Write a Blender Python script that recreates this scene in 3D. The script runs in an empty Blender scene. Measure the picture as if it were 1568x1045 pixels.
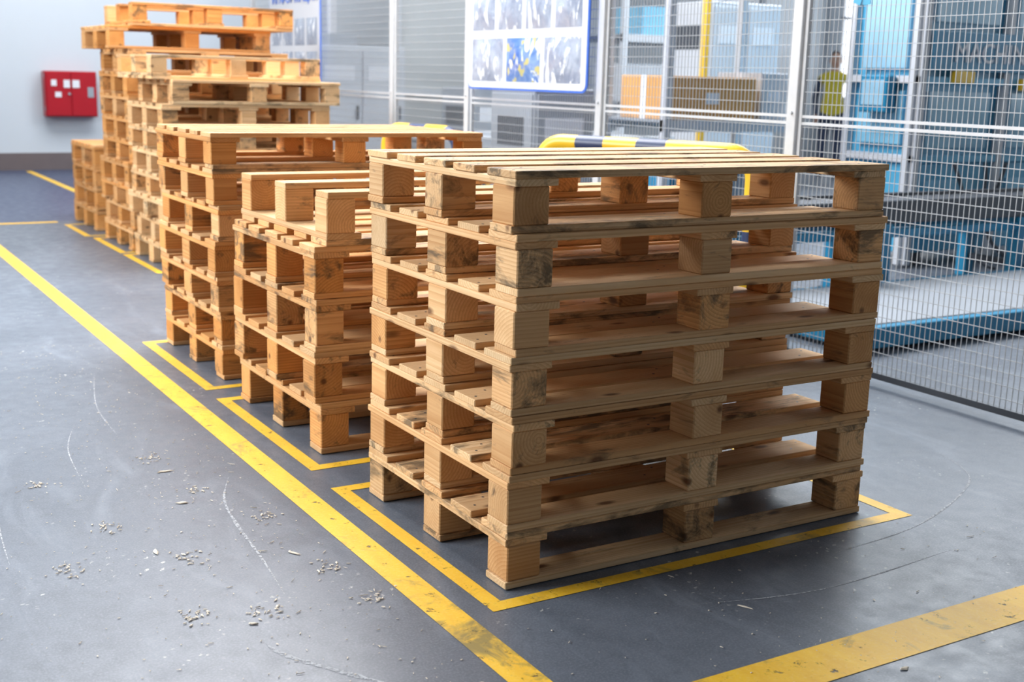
import bpy, bmesh, random
from math import *
from mathutils import Matrix, Vector
rnd=random.Random(7)
scene=bpy.context.scene
scene.view_settings.view_transform='Standard'
# ------------------------------------------------------------------ node helpers
def newmat(name):
    m=bpy.data.materials.new(name); m.use_nodes=True
    nt=m.node_tree; b=nt.nodes['Principled BSDF']; return m,nt,b
def N(nt,t,**k):
    n=nt.nodes.new(t)
    for a,v in k.items(): setattr(n,a,v)
    return n
def L(nt,a,b): nt.links.new(a,b)
def ramp(nt,inp,stops):
    r=N(nt,'ShaderNodeValToRGB'); cr=r.color_ramp
    while len(cr.elements)<len(stops): cr.elements.new(.5)
    for e,(p,c) in zip(cr.elements,stops):
        e.position=p; e.color=(c,c,c,1) if isinstance(c,(int,float)) else (*c,1)
    L(nt,inp,r.inputs[0]); return r.outputs[0]
def mix(nt,f,a,b,mode='MIX'):
    n=N(nt,'ShaderNodeMix',data_type='RGBA',blend_type=mode)
    for s,v in ((n.inputs[0],f),(n.inputs[6],a),(n.inputs[7],b)):
        if hasattr(v,'is_linked'): L(nt,v,s)
        elif isinstance(v,(int,float)): s.default_value=v
        else: s.default_value=(*v,1)
    return n.outputs[2]
def math_(nt,op,a,b=None,clamp=False):
    n=N(nt,'ShaderNodeMath',operation=op,use_clamp=clamp)
    for i,v in enumerate((a,b)):
        if v is None: continue
        if hasattr(v,'is_linked'): L(nt,v,n.inputs[i])
        else: n.inputs[i].default_value=v
    return n.outputs[0]
def mapping(nt,vec,scale=(1,1,1),loc=(0,0,0)):
    n=N(nt,'ShaderNodeMapping'); n.inputs['Scale'].default_value=scale; n.inputs['Location'].default_value=loc
    L(nt,vec,n.inputs[0]); return n.outputs[0]
def noise(nt,vec,scale,detail=3,rough=.55,dist=0):
    n=N(nt,'ShaderNodeTexNoise'); n.inputs['Scale'].default_value=scale; n.inputs['Detail'].default_value=detail
    n.inputs['Roughness'].default_value=rough; n.inputs['Distortion'].default_value=dist
    L(nt,vec,n.inputs['Vector']); return n.outputs[0]
def bump(nt,h,strength,dist,b):
    n=N(nt,'ShaderNodeBump'); n.inputs['Strength'].default_value=strength; n.inputs['Distance'].default_value=dist
    L(nt,h,n.inputs['Height']); L(nt,n.outputs[0],b.inputs['Normal'])
def objco(nt): return N(nt,'ShaderNodeTexCoord').outputs['Object']
def plain(name,col,rough=.5,metal=0,var=.06,scale=6):
    m,nt,b=newmat(name); v=noise(nt,objco(nt),scale,4)
    c=mix(nt,v,tuple(max(0,x*(1-var*2)) for x in col),tuple(min(1,x*(1+var*2)) for x in col))
    L(nt,c,b.inputs['Base Color']); b.inputs['Roughness'].default_value=rough; b.inputs['Metallic'].default_value=metal
    return m
# ------------------------------------------------------------------ materials
def wood_material():
    m,nt,b=newmat('pallet_wood')
    wc=N(nt,'ShaderNodeAttribute',attribute_name='wc').outputs['Vector']
    ti=N(nt,'ShaderNodeAttribute',attribute_name='tint').outputs['Vector']
    sp=N(nt,'ShaderNodeSeparateXYZ'); L(nt,ti,sp.inputs[0])
    hue,bri,dirt=sp.outputs
    w=N(nt,'ShaderNodeTexWave',wave_type='RINGS',rings_direction='X',wave_profile='SAW')
    w.inputs['Scale'].default_value=34; w.inputs['Distortion'].default_value=3.0; w.inputs['Detail'].default_value=2
    w.inputs['Detail Scale'].default_value=.25
    L(nt,mapping(nt,wc,(.12,1,1)),w.inputs['Vector'])
    ringf=math_(nt,'POWER',w.outputs['Fac'],1.6)
    fine=noise(nt,mapping(nt,wc,(6,160,160)),1,4,.6)
    blot=noise(nt,mapping(nt,wc,(2.2,9,9)),1,3,.5)
    light=mix(nt,hue,(.86,.64,.385),(.78,.39,.125))
    dark=mix(nt,hue,(.60,.355,.155),(.45,.17,.04))
    c=mix(nt,math_(nt,'MULTIPLY',ringf,.66),light,dark)
    c=mix(nt,ramp(nt,fine,[(.35,0),(.75,.42)]),c,dark)
    c=mix(nt,ramp(nt,blot,[(.46,0),(.78,.68)]),c,dark)
    v=N(nt,'ShaderNodeTexVoronoi'); v.inputs['Scale'].default_value=1; v.inputs['Randomness'].default_value=1
    L(nt,mapping(nt,wc,(4.5,11,11)),v.inputs['Vector'])
    kn=ramp(nt,v.outputs['Distance'],[(.07,1),(.16,0)])
    c=mix(nt,math_(nt,'MULTIPLY',kn,.85),c,(.13,.05,.02))
    g=noise(nt,mapping(nt,wc,(5,16,16),(3,7,1)),1,5,.7,.5)
    ga=math_(nt,'ADD',g,math_(nt,'MULTIPLY',dirt,.18))
    gm=ramp(nt,ga,[(.64,0),(.78,1)])
    c=mix(nt,math_(nt,'MULTIPLY',gm,.78),c,(.085,.068,.045))
    mul=N(nt,'ShaderNodeVectorMath',operation='SCALE'); L(nt,c,mul.inputs[0]); L(nt,bri,mul.inputs['Scale'])
    L(nt,mul.outputs[0],b.inputs['Base Color']); b.inputs['Roughness'].default_value=.72
    b.inputs['Specular IOR Level'].default_value=.25
    bump(nt,math_(nt,'ADD',fine,math_(nt,'MULTIPLY',ringf,.4)),.45,.0015,b)
    return m
WOOD=wood_material()
def floor_material():
    m,nt,b=newmat('epoxy_floor')
    o=objco(nt)
    n1=noise(nt,o,1.3,6,.6,.3); n2=noise(nt,o,14,5,.65); n3=noise(nt,o,180,3,.6)
    c=mix(nt,ramp(nt,n1,[(.3,0),(.7,1)]),(.084,.102,.132),(.138,.160,.198))
    c=mix(nt,ramp(nt,n2,[(.35,0),(.75,.5)]),c,(.064,.078,.100))
    c=mix(nt,ramp(nt,n3,[(.45,0),(.75,.35)]),c,(.32,.34,.37))
    s=noise(nt,mapping(nt,o,(3,.9,1)),1.4,6,.7,1.2)
    c=mix(nt,ramp(nt,s,[(.53,0),(.76,.42)]),c,(.28,.32,.38))
    v=N(nt,'ShaderNodeTexVoronoi'); v.inputs['Scale'].default_value=34; L(nt,mix(nt,.05,o,noise(nt,o,40,2)),v.inputs['Vector'])
    sp=ramp(nt,v.outputs['Distance'],[(.12,1),(.19,0)])
    zone=ramp(nt,noise(nt,o,3.1,5,.7),[(.54,0),(.65,1)])
    c=mix(nt,math_(nt,'MULTIPLY',sp,zone),c,(.58,.58,.56))
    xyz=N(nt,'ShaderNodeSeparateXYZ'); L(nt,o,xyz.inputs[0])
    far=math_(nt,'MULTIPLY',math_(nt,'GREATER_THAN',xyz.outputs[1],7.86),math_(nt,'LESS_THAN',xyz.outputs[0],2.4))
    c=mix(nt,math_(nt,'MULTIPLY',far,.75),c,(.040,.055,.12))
    L(nt,c,b.inputs['Base Color'])
    r=ramp(nt,n2,[(.3,.30),(.8,.50)]); L(nt,r,b.inputs['Roughness'])
    b.inputs['Specular IOR Level'].default_value=.42
    bump(nt,math_(nt,'ADD',n3,math_(nt,'MULTIPLY',n2,2.)),.12,.001,b)
    return m
def paint_line_material():
    m,nt,b=newmat('yellow_line_paint')
    o=objco(nt)
    n=noise(nt,o,7,6,.72,.8); s=noise(nt,mapping(nt,o,(22,7,1)),1,5,.65); fn=noise(nt,o,120,3)
    c=mix(nt,ramp(nt,s,[(.3,0),(.8,1)]),(.93,.57,.035),(.80,.43,.02))
    c=mix(nt,ramp(nt,fn,[(.5,0),(.8,.4)]),c,(.93,.68,.24))
    xyz=N(nt,'ShaderNodeSeparateXYZ'); L(nt,o,xyz.inputs[0])
    dy=math_(nt,'ABSOLUTE',math_(nt,'ADD',xyz.outputs[1],.17))
    spot=math_(nt,'MULTIPLY',ramp(nt,dy,[(.05,1),(.20,0)]),math_(nt,'LESS_THAN',xyz.outputs[0],-.15))
    wv=math_(nt,'ADD',n,math_(nt,'MULTIPLY',spot,.22))
    c=mix(nt,ramp(nt,wv,[(.57,0),(.72,.85)]),c,(.20,.17,.07))
    L(nt,c,b.inputs['Base Color']); b.inputs['Roughness'].default_value=.5
    a=ramp(nt,noise(nt,mapping(nt,o,(1,1,1),(5,2,0)),26,6,.75,.4),[(.32,0),(.40,1)])
    L(nt,a,b.inputs['Alpha'])
    return m
M_floor=floor_material(); M_line=paint_line_material()
M_wall=plain('wall_paint',(.58,.63,.68),.8,0,.02,1.5)
M_front=plain('light_block_paint',(.14,.15,.17),.8,0,.02,1.5)
M_partition=plain('grey_partition',(.52,.54,.54),.7,0,.03,1)
M_skirt=plain('skirting_brown',(.15,.12,.12),.6)
M_red=plain('red_paint',(.40,.008,.018),.35)
M_white=plain('white_plastic',(.74,.76,.80),.45,0,.02)
M_board=plain('board_face',(.60,.63,.68),.5,0,.02)
M_steel=plain('galvanised_steel',(.62,.64,.66),.4,.2,.05,20)
M_wire=plain('wire_grey',(.42,.44,.46),.45,.2,.03,20)
M_yel=plain('safety_yellow',(.85,.54,.03),.35,0,.06,14)
M_navy=plain('safety_navy',(.03,.05,.12),.4,0,.1,14)
M_bluef=plain('board_blue',(.06,.18,.70),.35)
M_mblue=plain('machine_blue',(.01,.22,.40),.4)
M_lblue=plain('machine_light_blue',(.09,.40,.62),.35,0,.15,2)
M_cyan=plain('pale_cyan_panel',(.22,.54,.74),.3,0,.12,2)
M_lgrey=plain('light_grey_paint',(.56,.59,.63),.45,0,.05,3)
M_mgrey=plain('mid_grey_paint',(.30,.33,.37),.5,0,.08,3)
M_dgrey=plain('dark_grey_metal',(.06,.07,.085),.5,.2)
M_card=plain('cardboard',(.66,.33,.10),.8,0,.08,5)
M_oran=plain('orange_plastic',(.80,.28,.03),.4)
M_chip=plain('pale_splinter',(.74,.66,.54),.8)
M_skin=plain('skin',(.62,.38,.28),.55); M_hair=plain('dark_hair',(.03,.022,.02),.6)
M_vest=plain('hi_vis_yellow',(.85,.68,.05),.7); M_cloth=plain('dark_blue_workwear',(.05,.07,.13),.85); M_boot=plain('black_boots',(.02,.02,.02),.5)
def scratch_mat():
    m,nt,b=newmat('chalky_scratch'); o=objco(nt)
    b.inputs['Base Color'].default_value=(.46,.48,.51,1); b.inputs['Roughness'].default_value=.9
    L(nt,ramp(nt,noise(nt,o,90,4,.7),[(.38,0),(.54,.9)]),b.inputs['Alpha']); return m
M_scr=scratch_mat()
def glassy():
    m,nt,b=newmat('machine_glass'); v=noise(nt,objco(nt),2,3)
    L(nt,mix(nt,v,(.14,.38,.56),(.48,.72,.85)),b.inputs['Base Color']); b.inputs['Roughness'].default_value=.12; return m
M_glass=glassy()
def daypane():
    m,nt,b=newmat('daylit_window_pane'); v=noise(nt,objco(nt),.6,3)
    L(nt,mix(nt,v,(.80,.90,1.),(1.,1.,1.)),b.inputs['Emission Color']); b.inputs['Emission Strength'].default_value=2.4
    b.inputs['Roughness'].default_value=.3; return m
M_pane=daypane()
def pocket_material(name,a,b2,c3=None):
    m,nt,b=newmat(name); o=objco(nt)
    n=noise(nt,o,6,3,.6,1.0); n2=noise(nt,mapping(nt,o,(1,1.3,.5),(0,3,0)),9,3,.5,1.6)
    c=mix(nt,ramp(nt,n,[(.35,0),(.65,1)]),a,b2)
    if c3: c=mix(nt,ramp(nt,noise(nt,o,17,2,.4),[(.58,0),(.63,1)]),c,c3)
    c=mix(nt,ramp(nt,n2,[(.57,0),(.63,1)]),c,(.85,.88,.92))  # white glare streaks painted into the plastic's colour
    L(nt,c,b.inputs['Base Color']); b.inputs['Roughness'].default_value=.15; b.inputs['Coat Weight'].default_value=.3
    bump(nt,n2,.6,.02,b); return m
M_pock=pocket_material('plastic_pocket',(.24,.28,.37),(.38,.43,.52))
M_pockc=pocket_material('printed_sheet_pocket',(.05,.14,.42),(.22,.34,.56),(.50,.46,.20))
# ------------------------------------------------------------------ mesh builder
class Builder:
    def __init__(s): s.v=[];s.f=[];s.m=[];s.wc=[];s.ti=[]
    def add(s,vs,fs,mat=0,wc=None,ti=None):
        o=len(s.v); s.v+=[tuple(v) for v in vs]; s.f+=[tuple(o+i for i in f) for f in fs]; s.m+=[mat]*len(fs)
        s.wc+= wc if wc else [(0,0,0)]*len(vs); s.ti+=[ti or (0,1,0)]*len(vs)
    def box(s,lo,hi,mat=0,bev=0,M=None,grain=None,ti=None):
        c=[(a+b)/2 for a,b in zip(lo,hi)]; h=[abs(b-a)/2 for a,b in zip(lo,hi)]
        vs=[];fs=[]
        if bev<=0:
            for sx in(-1,1):
                for sy in(-1,1):
                    for sz in(-1,1): vs.append([sx*h[0],sy*h[1],sz*h[2]])
            fs=[(0,1,3,2),(4,6,7,5),(0,4,5,1),(2,3,7,6),(0,2,6,4),(1,5,7,3)]
        else:
            bv=min(bev,min(h)*.45); idx={}
            S=(-1,1)
            for sx in S:
                for sy in S:
                    for sz in S:
                        sg=(sx,sy,sz)
                        for a in range(3):
                            idx[(sg,a)]=len(vs)
                            vs.append([sg[k]*(h[k]-(0 if k==a else bv)) for k in range(3)])
            for a in range(3):
                b_,c_=[k for k in range(3) if k!=a]
                for s0 in S:
                    r=[]
                    for u,w in((-1,-1),(1,-1),(1,1),(-1,1)):
                        g=[0,0,0];g[a]=s0;g[b_]=u;g[c_]=w;r.append(idx[(tuple(g),a)])
                    fs.append(tuple(r))
                for u in S:
                    for w in S:
                        g1=[0,0,0];g1[a]=-1;g1[b_]=u;g1[c_]=w;g2=list(g1);g2[a]=1
                        g1=tuple(g1);g2=tuple(g2)
                        fs.append((idx[(g1,b_)],idx[(g1,c_)],idx[(g2,c_)],idx[(g2,b_)]))
            for sx in S:
                for sy in S:
                    for sz in S:
                        g=(sx,sy,sz); fs.append((idx[(g,0)],idx[(g,1)],idx[(g,2)]))
        wc=None
        if grain is not None:
            ax,off=grain
            o2=[k for k in range(3) if k!=ax]
            wc=[(v[ax]+off[0],v[o2[0]]+off[1],v[o2[1]]+off[2]) for v in vs]
        if M is None: vs=[(v[0]+c[0],v[1]+c[1],v[2]+c[2]) for v in vs]
        else: vs=[tuple(M@Vector(v)+Vector(c)) for v in vs]
        s.add(vs,fs,mat,wc,ti)
    def cyl(s,p0,p1,r,mat=0,n=12):
        p0=Vector(p0);p1=Vector(p1);d=(p1-p0).normalized()
        u=d.orthogonal().normalized();w=d.cross(u)
        vs=[];
        for p in(p0,p1):
            for i in range(n):
                a=2*pi*i/n; vs.append(p+u*cos(a)*r+w*sin(a)*r)
        fs=[(i,(i+1)%n,n+(i+1)%n,n+i) for i in range(n)]+[tuple(range(n))[::-1],tuple(range(n,2*n))]
        s.add(vs,fs,mat)
    def ell(s,c,r,mat=0,n=16,m=12,z0=-1.):
        vs=[];fs=[]
        for j in range(m+1):
            a=-pi/2+pi*j/m; z=max(sin(a),z0)
            for i in range(n):
                t=2*pi*i/n; vs.append((c[0]+r[0]*cos(a)*cos(t),c[1]+r[1]*cos(a)*sin(t),c[2]+r[2]*z))
        for j in range(m):
            for i in range(n): fs.append((j*n+i,j*n+(i+1)%n,(j+1)*n+(i+1)%n,(j+1)*n+i))
        s.add(vs,fs,mat)
    def tube(s,pts,r,matf,n=16):
        pts=[Vector(p) for p in pts]; vs=[]
        u=None
        for i,p in enumerate(pts):
            d=(pts[min(i+1,len(pts)-1)]-pts[max(i-1,0)]).normalized()
            u=(d.orthogonal() if u is None else u-d*u.dot(d)).normalized(); w=d.cross(u)
            for k in range(n):
                a=2*pi*k/n; vs.append(p+u*cos(a)*r+w*sin(a)*r)
        arc=0;o=len(s.v); s.v+=[tuple(v) for v in vs]; s.wc+=[(0,0,0)]*len(vs); s.ti+=[(0,1,0)]*len(vs)
        for i in range(len(pts)-1):
            l=(pts[i+1]-pts[i]).length
            for k in range(n):
                s.f.append((o+i*n+k,o+i*n+(k+1)%n,o+(i+1)*n+(k+1)%n,o+(i+1)*n+k)); s.m.append(matf(arc+l/2))
            arc+=l
        s.f.append(tuple(o+k for k in range(n)));s.m.append(0)
        s.f.append(tuple(o+(len(pts)-1)*n+k for k in range(n)));s.m.append(0)
    def make(s,name,mats,loc=(0,0,0),rotz=0,parent=None,smooth=False,attrs=False):
        me=bpy.data.meshes.new(name); me.from_pydata(s.v,[],s.f)
        for m in mats: me.materials.append(m)
        me.polygons.foreach_set('material_index',s.m)
        if attrs:
            for nm,dat in(('wc',s.wc),('tint',s.ti)):
                a=me.attributes.new(nm,'FLOAT_VECTOR','POINT'); a.data.foreach_set('vector',[x for t in dat for x in t])
        bm=bmesh.new(); bm.from_mesh(me); bmesh.ops.recalc_face_normals(bm,faces=bm.faces); bm.to_mesh(me); bm.free()
        if smooth: me.polygons.foreach_set('use_smooth',[True]*len(me.polygons))
        me.update()
        ob=bpy.data.objects.new(name,me); scene.collection.objects.link(ob)
        ob.location=loc; ob.rotation_euler=(0,0,rotz)
        if parent: ob.parent=parent
        return ob
def empty(name,loc=(0,0,0),rotz=0):
    e=bpy.data.objects.new(name,None); scene.collection.objects.link(e); e.location=loc; e.rotation_euler=(0,0,rotz); e.empty_display_size=.2; return e
# ------------------------------------------------------------------ pallets
def pallet(parent,name,off,rotz=0,inv=False,H=.144,hue=(.1,.5),bri=(.8,1.05),dirt=.15,LX=1.2,LY=.8,t=.018,nails=False):
    B=Builder(); hb=H-3*t; R=rnd.uniform; bw=.1
    def tint(blk=False):
        d=R(.7,1.) if R(0,1)<dirt*(1.8 if blk else 1) else R(0,.4)
        h=R(*hue)
        if blk: h=min(1,h+R(0,.45))
        return (h,R(*bri),d)
    def bx(x0,x1,y0,y1,z0,z1,ax,blk=False,endj=.004):
        if inv: z0,z1=H-z1,H-z0
        lo=[x0,y0,z0];hi=[x1,y1,z1]
        lo[ax]+=R(-endj,endj);hi[ax]+=R(-endj,endj)
        if not blk:
            o=1-ax; j=R(-.004,.004); lo[o]+=j;hi[o]+=j+R(-.004,.002)
        ang=R(-.004,.004) if not blk else R(-.025,.025)
        M=Matrix.Rotation(ang,3,'Z')
        B.box(lo,hi,0,.0018 if not blk else .003,M,(ax,(R(-20,20),R(-.09,.09),R(-.09,.09)+(.05 if R(0,1)<.5 else -.05))),tint(blk))
    ys=[(0,bw),(LY/2-bw/2,LY/2+bw/2),(LY-bw,LY)]
    xs=[(0,bw),(LX/2-bw/2,LX/2+bw/2),(LX-bw,LX)]
    for y0,y1 in ys: bx(0,LX,y0,y1,0,t,0)
    for y0,y1 in ys:
        for x0,x1 in xs: bx(x0+.001,x1-.001,y0+.002,y1-.002,t,t+hb,rnd.choice((0,1,1)),True,.003)
    for x0,x1 in ((0,.12),(LX/2-.06,LX/2+.06),(LX-.12,LX)): bx(x0,x1,0,LY,t+hb,H-t,1)
    g=(LY-.60)/4; y=0
    for w in(.13,.11,.12,.11,.13):
        bx(0,LX,y,y+w,H-t,H-.0003,0)
        if nails:
            for xc in(.05,LX/2,LX-.05):
                for dx,dyy in((-.025,.3),(.025,.7)):
                    x_=xc+dx+R(-.006,.006); y_=y+w*dyy; B.cyl((x_,y_,H-.002),(x_,y_,H+.0002),.0035,1,8)
        y+=w+g
    return B.make(name,[WOOD,M_dgrey],off,rotz,parent,attrs=True)
def stack(loc,rotz,n,H=.144,inv=(),jit=.006,over={},**k):
    e=empty('wooden_pallet_stack',loc,rotz); z=0.0022
    for i in range(n):
        dx,dy,rz=rnd.uniform(-jit,jit),rnd.uniform(-jit,jit),rnd.uniform(-.5,.5)*jit
        if i in over: dx,dy,rz=over[i]
        pallet(e,'pallet_%d'%(i+1),(dx,dy,z),rz,i in inv,H,**k); z+=H+.0003
    return e
stack((0,0,0),0,7,jit=.006,hue=(.05,.55),bri=(.80,1.08),dirt=.24,nails=True)
stack((0,1.2,0),0,5,H=.170,t=.020,inv=(4,),jit=.014,hue=(.25,.85),bri=(.80,1.08),dirt=.2,over={4:(.03,-.01,.006),0:(.01,.0,0)})
stack((.02,2.29,0),0,7,H=.1395,jit=.014,hue=(.35,.95),bri=(.80,1.08),dirt=.2)
stack((.58,5.07,0),0,9,jit=.02,LX=1.08,inv=(8,),hue=(.0,.35),bri=(.92,1.12),dirt=.2,over={7:(.06,-.02,.0),8:(-.05,.03,.01)})
stack((.60,5.96,0),0,11,H=.1485,jit=.02,LX=1.1,inv=(10,),hue=(.45,1),bri=(.85,1.1),dirt=.15,over={9:(-.10,.02,.01),10:(.04,-.03,-.01)})
stack((.62,7.12,0),0,4,H=.16,jit=.015,hue=(.6,1),bri=(.8,1.05),dirt=.12)
# ------------------------------------------------------------------ room shell
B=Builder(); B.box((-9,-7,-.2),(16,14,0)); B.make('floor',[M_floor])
B=Builder(); B.box((-9,13.1,0),(16,13.3,5)); B.make('wall_back',[M_wall])
B=Builder(); B.box((-9,-7.2,0),(14,-7,5)); B.make('light_block_wall',[M_front])  # unseen dark wall added to cut the light on the pallets' side faces
B=Builder(); B.box((-9,13.06,0),(4.6,13.1,.20)); B.make('baseboard_back',[M_skirt])
B=Builder(); x0,x1=14,14.2
B.box((x0,-7,0),(x1,13.1,1.0)); B.box((x0,-7,5),(x1,13.1,6))
for y in [-7+3.3*i for i in range(7)]: B.box((x0,y,1.0),(x1,min(y+.5,13.1),5))
B.make('wall_right',[M_wall])
for i,y in enumerate([-6.5+3.3*i for i in range(6)]):
    B=Builder(); 
    for a,b in((y,y+.05),(y+1.375,y+1.425),(y+2.75,y+2.8)): B.box((14.0,a,1),(14.07,b,5))
    for a in(1,2.3,3.6,4.95): B.box((14.0,y,a),(14.07,y+2.8,a+.05))
    B.box((14.08,y,1),(14.1,y+2.8,5),1)
    B.make('window_%d'%(i+1),[M_white,M_pane])
B=Builder(); B.box((4.75,10.6,0),(7.6,10.7,3.2)); 
for x in(4.75,6.15,7.54): B.box((x,10.56,0),(x+.06,10.6,3.2),1)
B.box((4.75,10.56,1.0),(7.6,10.6,1.06),1)
B.make('partition_wall',[M_partition,M_lgrey])
# ------------------------------------------------------------------ floor markings
def strip(B,x0,y0,x1,y1,z=.0012): B.add([(x0,y0,z),(x1,y0,z),(x1,y1,z),(x0,y1,z)],[(0,1,2,3)])
B=Builder(); strip(B,-.232,-3.0,-.150,12.8); B.make('aisle_line_marking',[M_line])
B=Builder(); strip(B,-.149,-.715,6,-.58,.0014); B.make('cross_line_marking',[M_line])
def bay(x0,x1,y0,y1,w=.045):
    B=Builder(); strip(B,x0,y0,x0+w,y1); strip(B,x0+w,y0,x1,y0+w); strip(B,x0+w,y1-w,x1,y1); strip(B,x1-w,y0+w,x1,y1-w)
    B.make('pallet_bay_marking',[M_line])
bay(-.09,1.32,-.095,.88); bay(-.08,1.32,1.06,2.02); bay(-.075,1.32,2.16,3.12)
bay(.50,1.9,5.0,5.86); bay(.50,1.9,5.92,6.76); bay(.47,1.9,6.85,7.62)
B=Builder(); strip(B,-6,7.76,.46,7.84,.0016); B.make('cross_line_marking',[M_line])
B=Builder(); strip(B,1.08,9,1.15,12.9); B.make('aisle_line_marking',[M_line])
# ------------------------------------------------------------------ mesh fence
FX=2.43; ZT=2.2
fence=empty('wire_mesh_fence')
posts=[-2.8,-1.33,.16,1.66,3.14,4.62,5.74,7.2,8.7]
B=Builder()
for y in posts:
    B.box((FX-.027,y-.027,.006),(FX+.027,y+.027,ZT+.03),0,.003)
    B.box((FX-.06,y-.05,0),(FX+.06,y+.05,.008),0)
    for z in (.25,1.07,1.9): B.cyl((FX-.036,y,z+.03),(FX-.027,y,z+.03),.008,0,8)
B.make('posts',[M_steel],parent=fence)
for a,b in zip(posts[:-1],posts[1:]):
    B=Builder(); y0,y1=a+.037,b-.037
    r=.0013
    k=int((y1-y0)/.025)
    for i in range(1,k):
        y=y0+(y1-y0)*i/k; B.box((FX-r,y-r,.05),(FX+r,y+r,ZT-.01))
    z=.09
    while z<ZT-.03:
        B.box((FX-r*2.9,y0,z-r),(FX-r*1.02,y1,z+r)); z+=.05
    for y in(y0,y1): B.box((FX-.01,y-.01,.05),(FX+.01,y+.01,ZT),1)
    for z in(1.055,1.085,ZT): B.box((FX-.008,y0,z-.006),(FX+.008,y1,z+.006),1)
    B.box((FX-.012,y0,.03),(FX+.012,y1,.055),2)
    B.make('mesh_panel',[M_wire,M_steel,M_dgrey],parent=fence)
# ------------------------------------------------------------------ notice boards
def board(y0,y1,z0,z1,rows,colsr,colored,title=None):
    e=empty('notice_board',(FX-.07,0,0)); B=Builder()
    def rr(y0,y1,z0,z1,r,n=6):
        p=[]
        for cy,cz,a0 in((y1-r,z1-r,0),(y0+r,z1-r,90),(y0+r,z0+r,180),(y1-r,z0+r,270)):
            for i in range(n+1):
                a=radians(a0+90*i/n); p.append((cy+cos(a)*r,cz+sin(a)*r))
        return p
    def slab(p,xa,xb,mat):
        n=len(p); vs=[(xa,a,b) for a,b in p]+[(xb,a,b) for a,b in p]
        fs=[tuple(range(n)),tuple(range(n,2*n))]+[(i,(i+1)%n,n+(i+1)%n,n+i) for i in range(n)]
        B.add(vs,fs,mat)
    slab(rr(y0,y1,z0,z1,.05),0,.008,0); slab(rr(y0+.011,y1-.011,z0+.011,z1-.011,.04),-.003,0.001,1)
    B.make('panel',[M_bluef,M_board],parent=e)
    zz=z0+.05; hrow=(z1-z0-.07-(.28 if title else 0))/rows
    B=Builder()
    for r in range(rows):
        nc=colsr[r]; w=(y1-y0-.08)/nc
        for c in range(nc):
            a=y0+.04+c*w+.022; b=a+w-.044; m=1 if (r,c) in colored else 0
            K=8;vs=[];fs=[]
            for i in range(K+1):
                for j in range(K+1):
                    u,v=i/K,j/K; d=-.004-.016*sin(pi*u)*sin(pi*v)
                    vs.append((d,a+(b-a)*u,zz+(hrow-.05)*v))
            for i in range(K):
                for j in range(K): fs.append((i*(K+1)+j,(i+1)*(K+1)+j,(i+1)*(K+1)+j+1,i*(K+1)+j+1))
            B.add(vs,fs,m)
        zz+=hrow
    B.make('pockets',[M_pock,M_pockc],parent=e,smooth=True)
    B=Builder()
    for y in(y0+.2,y1-.2):
        for z in(z0+.06,z1-.06): B.box((.008,y-.02,z-.015),(.060,y+.02,z+.015))
    B.make('brackets',[M_steel],parent=e)
    if title:
        c=bpy.data.curves.new('title','FONT'); c.body=title; c.size=.14; c.extrude=.002; c.materials.append(M_bluef)
        t=bpy.data.objects.new('title',c); scene.collection.objects.link(t); t.parent=e
        t.rotation_euler=(pi/2,0,-pi/2); t.location=(-.006,y1-.08,z1-.22)
board(3.19,4.52,1.145,2.12,3,[3,4,4],[(0,1)])
board(6.95,8.1,1.12,2.0,2,[4,4],[],title='ИНФОРМАЦИЯ')
B=Builder(); 
for k,(dy,a) in enumerate(((0,.0),(.03,.35))):
    M=Matrix.Rotation(a,3,'X'); B.box((FX-.014-.004*k,1.27+dy,1.545),(FX-.011-.004*k,1.31+dy,1.66),0,0,M)
B.make('blue_ribbon',[M_lblue],parent=fence)
# ------------------------------------------------------------------ hoop guards
def hoop(p0,p1,H=.91,r=.038):
    p0=Vector((*p0,0));p1=Vector((*p1,0));d=(p1-p0);Ln=d.length;d.normalize();R_=.12;pts=[]
    zc=H
    pts+= [p0+Vector((0,0,z)) for z in [.012+ (zc-R_-.012)*i/14 for i in range(15)]]
    for i in range(1,9):
        a=pi/2*i/8; pts.append(p0+d*(R_-R_*cos(a))+Vector((0,0,zc-R_+R_*sin(a))))
    for i in range(1,41): pts.append(p0+d*(R_+(Ln-2*R_)*i/40)+Vector((0,0,zc)))
    for i in range(1,9):
        a=pi/2*i/8; pts.append(p1-d*(R_-R_*sin(a))+Vector((0,0,zc-R_+R_*cos(a))))
    pts+= [p1+Vector((0,0,zc-R_-(zc-R_-.012)*i/14)) for i in range(1,15)]
    B=Builder()
    s0=zc-R_+R_*.6
    def mf(s):
        t=s-s0
        if t<0: return 1 if (-t)%.36>.22 else 0
        for a,b in((.20,.35),(.52,.68)):
            if a<t<b: return 1
        t2=t-Ln-.05
        if t2>0: return 1 if t2%.36>.22 else 0
        return 0
    B.tube(pts,r,mf,20)
    for p in(p0,p1): B.box((p.x-.06,p.y-.06,0),(p.x+.06,p.y+.06,.012),0,.002)
    ob=B.make('striped_guard_rail',[M_yel,M_navy])
    for f in ob.data.polygons: f.use_smooth=len(f.vertices)==4 and f.area<.003
    return ob
hoop((1.80,2.74),(2.27,1.725),.92); hoop((2.05,5.05),(2.26,4.45),.875)
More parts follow.
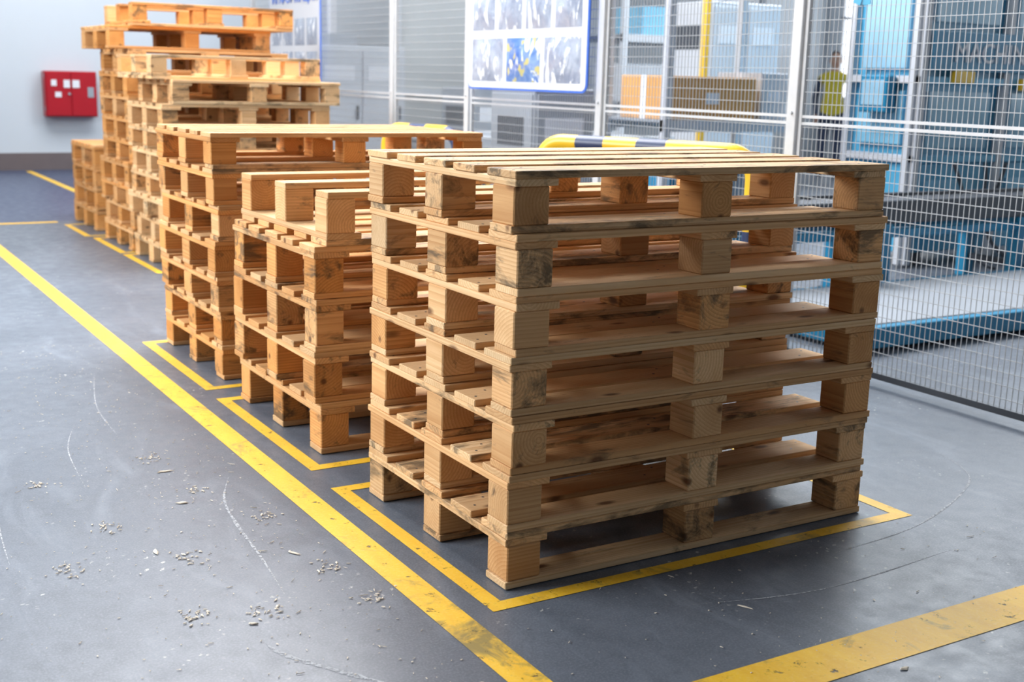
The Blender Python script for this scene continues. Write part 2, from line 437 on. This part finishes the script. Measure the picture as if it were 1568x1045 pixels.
# ------------------------------------------------------------------ fire cabinet
B=Builder()
B.box((1.35,12.92,.63),(1.94,13.095,1.16),0,.008)
B.box((1.365,12.908,.645),(1.64,12.922,1.145),0,.004); B.box((1.65,12.908,.645),(1.925,12.922,1.145),0,.004)
B.box((1.42,12.902,.99),(1.48,12.909,1.06),1); B.box((1.46,12.902,.86),(1.53,12.909,.92),1); B.box((1.66,12.902,.97),(1.74,12.909,1.06),1)
B.box((1.56,12.902,.97),(1.63,12.909,1.06),1)
B.box((1.83,12.902,.86),(1.90,12.909,.98),2); B.cyl((1.62,12.89,.9),(1.62,12.91,.9),.015,2)
for z in(.7,1.08): B.box((1.345,12.93,z),(1.352,12.95,z+.05),2)
B.make('fire_hose_cabinet',[M_red,M_white,M_mgrey])
# ------------------------------------------------------------------ production area behind the fence
def make_machine():
    e=empty('packaging_machine',(5.18,3.4,0))
    B=Builder(); D=.62
    B.box((0,0,.1),(4.2,D,.72),0,.01); B.box((.03,.03,.72),(4.17,D-.03,2.6),0,.01)
    for x in(0,.85,1.7,2.6,3.4,4.14):
        B.box((x,-.03,.02),(x+.06,.03,2.65),2,.004)
    for y in(0,D-.05): B.box((-.03,y,.02),(.03,y+.05,2.65),2,.004)
    for z in(.72,1.25,1.9,2.6): B.box((0,-.025,z),(4.2,.025,z+.05),0,.003); B.box((-.025,0,z),(.025,D,z+.05),2,.003)
    for x in(.06,.91,1.76,2.66): B.box((x+.06,-.01,.82),(x+.68,.03,1.2),4); B.box((x+.1,-.01,.25),(x+.6,.03,.6),1); B.box((x+.06,-.012,1.66),(x+.70,.03,2.1),4)
    B.box((.07,-.045,1.34),(1.65,-.026,1.60),3,.004)
    B.box((-.01,.10,.84),(.03,.5,1.2),1); B.box((-.01,.10,1.35),(.03,.5,1.85),4)
    B.box((-.12,.15,1.05),(-.03,.4,1.3),3,.01); B.box((-.125,.18,1.1),(-.119,.37,1.27),4)
    B.box((.3,-.06,1.26),(.5,-.02,1.34),5,.004); B.box((1.0,-.06,1.22),(1.25,-.02,1.30),5,.004)
    for x in(.2,2,3.9):
        for y in(.1,D-.1): B.box((x-.05,y-.05,0),(x+.05,y+.05,.1),6)
    B.make('housing',[M_lblue,M_cyan,M_lgrey,M_mblue,M_glass,M_yel,M_dgrey,M_white],parent=e)
    c=bpy.data.curves.new('glare_lettering','FONT'); c.body='MACHINE'; c.size=.19; c.extrude=.003; c.materials.append(M_white)  # white letters added in place of a streak of glare on the machine
    t=bpy.data.objects.new('glare_lettering',c); scene.collection.objects.link(t); t.parent=e; t.rotation_euler=(pi/2,0,0); t.location=(.28,-.050,1.40)
    # cables hanging from the machine to the floor
    B=Builder()
    for k in range(3):
        pts=[]
        for i in range(21):
            u=i/20; pts.append((.35+.22*k+.12*sin(u*5+k),-.08-.28*u*u,.70*(1-u)**1.5+.018))
        B.tube(pts,.014,lambda s:0,8)
    B.make('cables',[M_dgrey],parent=e,smooth=True)
make_machine()
def conveyor(name,loc,length,width,h,frame,roll,rail,rotz=0,step=.09):
    e=empty(name,loc,rotz); B=Builder()
    for y in(0,width): B.box((0,y-.02,h-.12),(length,y+.02,h+.015),0,.003); B.box((0,y-.03,h-.2),(length,y+.03,h-.15),1,.003)
    k=int(length/1.0)+1
    for i in range(k):
        x=.06+(length-.12)*i/(k-1)
        for y in(0,width): B.box((x-.04,y-.04,0),(x+.04,y+.04,h-.12),1,.003); B.box((x-.06,y-.05,0),(x+.06,y+.05,.01),0)
        B.box((x-.02,0,.12),(x+.02,width,.16),0)
    B.make('frame',[frame,rail],parent=e)
    B=Builder(); x=.06
    while x<length-.04: B.cyl((x,.02,h-.03),(x,width-.02,h-.03),.028,0,10); x+=step
    B.make('rollers',[roll],parent=e)
conveyor('roller_conveyor',(2.8,2.60,0),3.8,.38,.56,M_dgrey,M_dgrey,M_mblue)
conveyor('roller_conveyor',(2.9,6.0,0),2.3,.8,.75,M_lgrey,M_mgrey,M_lgrey)
B=Builder(); B.box((2.9,1.58,.09),(6.6,2.45,.125),0,.004)
for y in(1.52,2.45): B.box((2.8,y,.02),(6.7,y+.06,.12),1,.004)
for x in(2.8,4.7,6.64): B.box((x,1.58,.02),(x+.06,2.45,.088),1,.004)
for x in(2.83,4.73,6.67):
    for y in(1.55,2.48): B.box((x-.04,y-.025,0),(x+.04,y+.025,.03),1)
for x in(3.72,5.3): B.box((x,2.35,.12),(x+.12,2.45,.42),1,.004)
B.make('low_lift_platform',[M_mgrey,M_mblue,M_white])
def rack(loc,w,d,h,shelves,mats,items):
    e=empty('storage_rack',loc); B=Builder()
    for x in(0,w):
        for y in(0,d): B.box((x-.03,y-.03,0),(x+.03,y+.03,h),0,.003)
    for z in shelves:
        B.box((-.03,-.02,z-.08),(w+.03,.02,z),0); B.box((-.03,d-.02,z-.08),(w+.03,d+.02,z),0); B.box((0,0,z-.02),(w,d,z),1)
    B.make('frame',mats,parent=e)
    for nm,lo,hi,m in items:
        B=Builder(); B.box(lo,hi,0,.005)
        c=[(a+b)/2 for a,b in zip(lo,hi)]
        B.box((lo[0]-.001,c[1]-.03,lo[2]+.001),(hi[0]+.001,c[1]+.03,hi[2]+.0015),1)
        B.box((c[0]-.06,lo[1]-.003,c[2]-.04),(c[0]+.06,lo[1],c[2]+.04),1)
        B.make(nm,[m,M_white],parent=e)
rack((3.85,4.4,0),1.25,.7,2.6,(.35,.96,2.2),[M_lgrey,M_mgrey],[('carton_1',(.05,.06,.96),(.86,.6,1.26),M_card),('crate_3',(.95,.1,.96),(1.2,.6,1.3),M_lgrey),('crate_1',(.1,.05,.35),(.6,.6,.62),M_mblue),('crate_2',(.65,.05,.35),(1.2,.6,.7),M_mgrey)])
rack((7.4,4.9,0),1.9,.8,2.4,(.3,.9,1.5,2.1),[M_lblue,M_mgrey],[('crate_1',(.1,.1,.9),(.8,.7,1.2),M_cyan),('crate_2',(1,.1,.9),(1.7,.7,1.25),M_oran),('crate_3',(.1,.1,1.5),(.9,.7,1.8),M_lgrey),('crate_4',(1.2,.1,1.5),(1.8,.7,1.9),M_mblue)])
rack((6.3,8.3,0),2.6,.8,2.6,(.3,1.0,1.7,2.3),[M_lgrey,M_mgrey],[('carton_1',(.1,.1,1.0),(1.0,.7,1.4),M_lgrey),('carton_2',(1.3,.1,1.0),(2.0,.7,1.35),M_card),('carton_3',(.3,.1,1.7),(1.2,.7,2.0),M_cyan)])
def cabinet(loc,w,d,h,m,doors=2):
    B=Builder(); B.box((0,0,.08),(w,d,h),0,.008); B.box((.02,.02,0),(w-.02,d-.02,.08),2)
    for side in(0,1):
        ln=w if side==0 else d; n=doors if side==0 else 1
        for i in range(n):
            a=.02+i*(ln-.02)/n;b=a+(ln-.02)/n-.02
            if side==0: B.box((a,-.012,.12),(b,0,h-.04),0,.004); B.box((b-.06,-.03,h*.5),(b-.04,-.012,h*.5+.14),2); B.box((a+.06,-.016,h-.35),(b-.08,-.011,h-.2),3)
            else: B.box((-.012,a,.12),(0,b,h-.04),0,.004); B.box((-.016,a+.1,h-.4),(-.011,b-.1,h-.2),2)
    B.box((w*.2,d*.2,h),(w*.5,d*.6,h+.12),1,.005)
    B.make('control_cabinet',[m,M_mgrey,M_dgrey,M_white],loc)
cabinet((5.5,5.95,0),.8,.6,1.9,M_lgrey); cabinet((3.1,4.9,0),.5,.6,1.15,M_mgrey,1)
cabinet((9.8,4.9,0),1.4,.7,2.2,M_cyan,3); cabinet((5.0,9.2,0),1.0,.7,1.1,M_mgrey); cabinet((3.4,9.6,0),1.0,.7,1.5,M_lgrey)
for x,y in((9.9,3.6),(5.0,8.4),(12.2,8.4)):
    B=Builder(); B.box((x-.12,y-.12,0),(x+.12,y+.12,5),0,.01); B.box((x-.18,y-.18,0),(x+.18,y+.18,.25),1,.01); B.make('building_column',[M_white,M_yel])
B=Builder()
for x in(4.0,4.5): B.box((x,11.9,0),(x+.09,12.0,2.8),0,.004)
B.box((4.0,11.9,2.8),(4.59,12.0,2.9)); B.box((4.09,11.94,.02),(4.5,11.97,2.8),1)
for z in(.9,1.1): B.box((4.12,11.93,z),(4.47,11.94,z+.04),0)
B.make('door_1',[M_white,M_lgrey])
B=Builder(); B.cyl((4.95,5.35,0),(4.95,5.35,2.9),.035,0,16); B.cyl((4.95,5.35,2.75),(7.0,5.85,2.85),.03,0,12); B.cyl((4.95,5.35,0),(4.95,5.35,.03),.15,1,16); B.cyl((6.4,5.7,2.8),(6.4,5.7,2.3),.01,1); B.box((6.34,5.64,2.2),(6.46,5.76,2.35),1,.01)
B.make('jib_crane',[M_yel,M_dgrey])
# ------------------------------------------------------------------ worker in hi-vis vest, far inside the hall
def worker(loc,rotz):
    e=empty('worker_in_hi_vis_vest',loc,rotz)
    V=[];E=[];Rr=[]
    def v(p,rx,ry=None,par=None):
        V.append(p);Rr.append((rx,ry or rx)); i=len(V)-1
        if par is not None: E.append((par,i))
        return i
    pel=v((0,0,.97),.155,.11); w1=v((0,0,1.12),.15,.105,pel); ch=v((0,.0,1.30),.17,.115,w1); up=v((0,0,1.42),.13,.10,ch); nk=v((0,0,1.52),.052,.052,up); v((0,-.01,1.58),.05,.05,nk)
    for s in(-1,1):
        sh=v((s*.185,0,1.415),.062,.062,up); el=v((s*.25,.03,1.13),.046,.046,sh); wr=v((s*.23,-.09,.90),.032,.032,el); pm=v((s*.225,-.115,.83),.036,.02,wr)
        for k,(dx,l) in enumerate(((-.024,.062),(-.008,.074),(.008,.07),(.024,.055))):
            a=v((s*.225+dx,-.125,.80),.009,.009,pm); v((s*.225+dx,-.125-.012,.80-l*.9),.008,.008,a)
        t=v((s*.20,-.135,.84),.011,.011,pm); v((s*.19,-.155,.80),.009,.009,t)
        hp=v((s*.09,0,.90),.095,.095,pel); kn=v((s*.105,-.01,.50),.065,.065,hp); an=v((s*.11,.03,.11),.046,.046,kn); hl=v((s*.11,.03,.055),.05,.05,an); v((s*.125,-.15,.045),.042,.035,hl)
    me=bpy.data.meshes.new('body'); me.from_pydata(V,E,[]); ob=bpy.data.objects.new('body',me); scene.collection.objects.link(ob)
    md=ob.modifiers.new('skin','SKIN'); md.use_smooth_shade=True
    for i,sv in enumerate(me.skin_vertices[0].data): sv.radius=Rr[i]; sv.use_root=(i==0)
    ob.modifiers.new('sub','SUBSURF').levels=1
    dg=bpy.context.evaluated_depsgraph_get(); m2=bpy.data.meshes.new_from_object(ob.evaluated_get(dg))
    bpy.data.objects.remove(ob); ob=bpy.data.objects.new('body',m2); scene.collection.objects.link(ob); ob.parent=e
    m2.materials.clear()
    for m in(M_skin,M_vest,M_cloth,M_boot,M_white): m2.materials.append(m)
    for f in m2.polygons:
        x,y,z=f.center; f.use_smooth=True
        if z>1.50: k=0
        elif abs(x)>.185 and z<1.40 and z>.89: k=2
        elif abs(x)>.16 and z>.7 and z<=.89: k=0
        elif z>.93: k=4 if (1.08<z<1.13 or 1.22<z<1.26) else 1
        elif z>.12: k=2
        else: k=3
        f.material_index=k
    B=Builder(); B.ell((0,-.01,1.66),(.075,.095,.118),0); B.ell((0,-.105,1.645),(.014,.022,.022),0,8,6)
    for s in(-1,1): B.ell((s*.077,0,1.65),(.012,.02,.03),0,8,6); B.ell((s*.03,-.092,1.672),(.012,.01,.007),1,8,6)
    B.ell((0,.012,1.685),(.082,.098,.108),1,16,12,-.15); B.box((-.024,-.100,1.600),(.024,-.090,1.608),2,.003)
    B.make('head',[M_skin,M_hair,M_red],parent=e,smooth=True)
    e.scale=(.94,.94,.94)
worker((10.9,9.8,0),radians(-45))
# ------------------------------------------------------------------ litter on the floor
B=Builder(); R=rnd.uniform
def chip(x,y,l,w,a,h=.003):
    M=Matrix.Rotation(a,3,'Z')
    vs=[]
    for sx,sy in((-1,-.3),(-.2,-1),(1,-.2),(.7,.5),(.1,.8),(-.8,.4)):
        vs.append((sx*l/2*R(.6,1.2),sy*w/2*R(.5,1.3)))
    n=6; z0=.0022
    V=[tuple(M@Vector((a_,b_,0))+Vector((x,y,z0))) for a_,b_ in vs]+[tuple(M@Vector((a_*.8,b_*.6,0))+Vector((x,y,z0+h*R(.5,1)))) for a_,b_ in vs]
    B.add(V,[tuple(range(n)),tuple(range(n,2*n))]+[(i,(i+1)%n,n+(i+1)%n,n+i) for i in range(n)])
for i in range(1700):
    if R(0,1)<.85:
        y=R(-1.9,3.2); x=-.27-abs(rnd.gauss(0,.5))
    else: y=R(-1.3,-.1); x=R(-.1,2.2)
    s=R(.0012,.005)
    if R(0,1)<.10: chip(x,y,R(.008,.03),R(.0015,.004),R(0,6.28),.0015)
    else: chip(x,y,s*R(1,2.5),s,R(0,6.28),.001)
for cx,cy in((-.45,1.05),(-.62,.55),(-.35,.75),(-.75,.85),(-.33,.32),(-.5,1.4),(-.55,.15),(-.85,1.3),(-.3,.1),(-.7,.2),(-.9,.6)):
    for k in range(26): chip(rnd.gauss(cx,.025),rnd.gauss(cy,.025),R(.004,.018),R(.002,.008),R(0,6.28),.002)
for x,y,l,w in((-.52,.95,.045,.016),(-.6,.1,.03,.012),(.45,-.35,.05,.004),(.55,-.75,.03,.016),(-.37,.45,.04,.012),(-.68,.62,.04,.014),(-.48,1.25,.05,.016)): chip(x,y,l,w,R(0,6.28),.003)
B.make('wood_splinters',[M_chip])
def scratch(pts,w):
    B=Builder(); P=[Vector((*p,0)) for p in pts]; Q=[]
    for i in range(len(P)-1):
        for k in range(10): 
            t=k/10; a=P[max(i-1,0)];b=P[i];c=P[i+1];d=P[min(i+2,len(P)-1)]
            Q.append(.5*((2*b)+(c-a)*t+(2*a-5*b+4*c-d)*t*t+(3*b-a-3*c+d)*t**3))
    Q.append(P[-1]); vs=[]
    for i,p in enumerate(Q):
        d=(Q[min(i+1,len(Q)-1)]-Q[max(i-1,0)]).normalized(); n=Vector((-d.y,d.x,0)); ww=w*R(.4,1)*sin(pi*min(max(i/len(Q),.04),.96))
        vs+=[p+n*ww+Vector((0,0,.0009)),p-n*ww+Vector((0,0,.0009))]
    fs=[(2*i,2*i+1,2*i+3,2*i+2) for i in range(len(Q)-1)]
    B.add(vs,fs); B.make('floor_scratch',[M_scr])
scratch([(-.324,1.122),(-.40,.93),(-.431,.738),(-.454,.462),(-.481,.225)],.006)
scratch([(-.609,.003),(-.60,-.05),(-.562,-.125),(-.464,-.274),(-.40,-.36)],.010)
scratch([(-.95,1.4),(-1.0,1.0),(-1.02,.7)],.003)
scratch([(-.62,1.9),(-.70,1.6),(-.73,1.2)],.0025); scratch([(.35,-.28),(.7,-.36),(1.2,-.33)],.003)
scratch([(.9,-.2),(1.3,-.15),(1.75,.05),(1.9,.3)],.004); scratch([(-.4,2.6),(-.5,2.1),(-.52,1.7)],.003)
# ------------------------------------------------------------------ lights
def area(name,loc,target,sx,sy,power,col=(1,1,1)):
    l=bpy.data.lights.new(name,'AREA'); l.shape='RECTANGLE'; l.size=sx;l.size_y=sy;l.energy=power;l.color=col
    o=bpy.data.objects.new(name,l); scene.collection.objects.link(o); o.location=loc
    o.rotation_euler=(Vector(target)-Vector(loc)).to_track_quat('-Z','Y').to_euler(); return o
area('ceiling_lamp',(-5,3.6,3.4),(0.3,2.0,.5),5,2.2,730,(.96,.98,1))
area('ceiling_lamp',(1.4,4.9,4.8),(1.0,1.6,0),4,3,690,(.98,.98,1))
area('ceiling_lamp',(7.5,5.5,4.8),(4.5,3.5,0),6,3,760,(.90,.95,1))
area('ceiling_lamp',(1.5,10.2,4.8),(1.5,12.0,0),5,2,310,(.93,.96,1))
w=bpy.data.worlds.new('daylight'); scene.world=w; w.use_nodes=True
nt=w.node_tree; bg=nt.nodes['Background']
tc=N(nt,'ShaderNodeTexCoord'); sx=N(nt,'ShaderNodeSeparateXYZ'); L(nt,tc.outputs['Generated'],sx.inputs[0])
L(nt,ramp(nt,sx.outputs[2],[(0,(.60,.70,.85)),(.6,(.78,.85,.95))]),bg.inputs[0]); bg.inputs[1].default_value=.13
# ------------------------------------------------------------------ camera
yaw,pitch,roll,f=1.0262,.2129,-.0262,1865.
F=Vector((cos(yaw)*cos(pitch),sin(yaw)*cos(pitch),-sin(pitch))); r0=Vector((sin(yaw),-cos(yaw),0)); d0=F.cross(r0)
r2=cos(roll)*r0+sin(roll)*d0; d2=-sin(roll)*r0+cos(roll)*d0
cam=bpy.data.cameras.new('camera'); co=bpy.data.objects.new('camera',cam); scene.collection.objects.link(co)
Mx=Matrix((r2,-d2,-F)).transposed().to_4x4(); Mx.translation=Vector((-1.4331,-2.3638,1.2173)); co.matrix_world=Mx
cam.sensor_width=36; cam.lens=f/1568*36; cam.clip_start=.05; cam.clip_end=100
cam.dof.use_dof=True; cam.dof.focus_distance=3.2; cam.dof.aperture_fstop=4.0
scene.camera=co
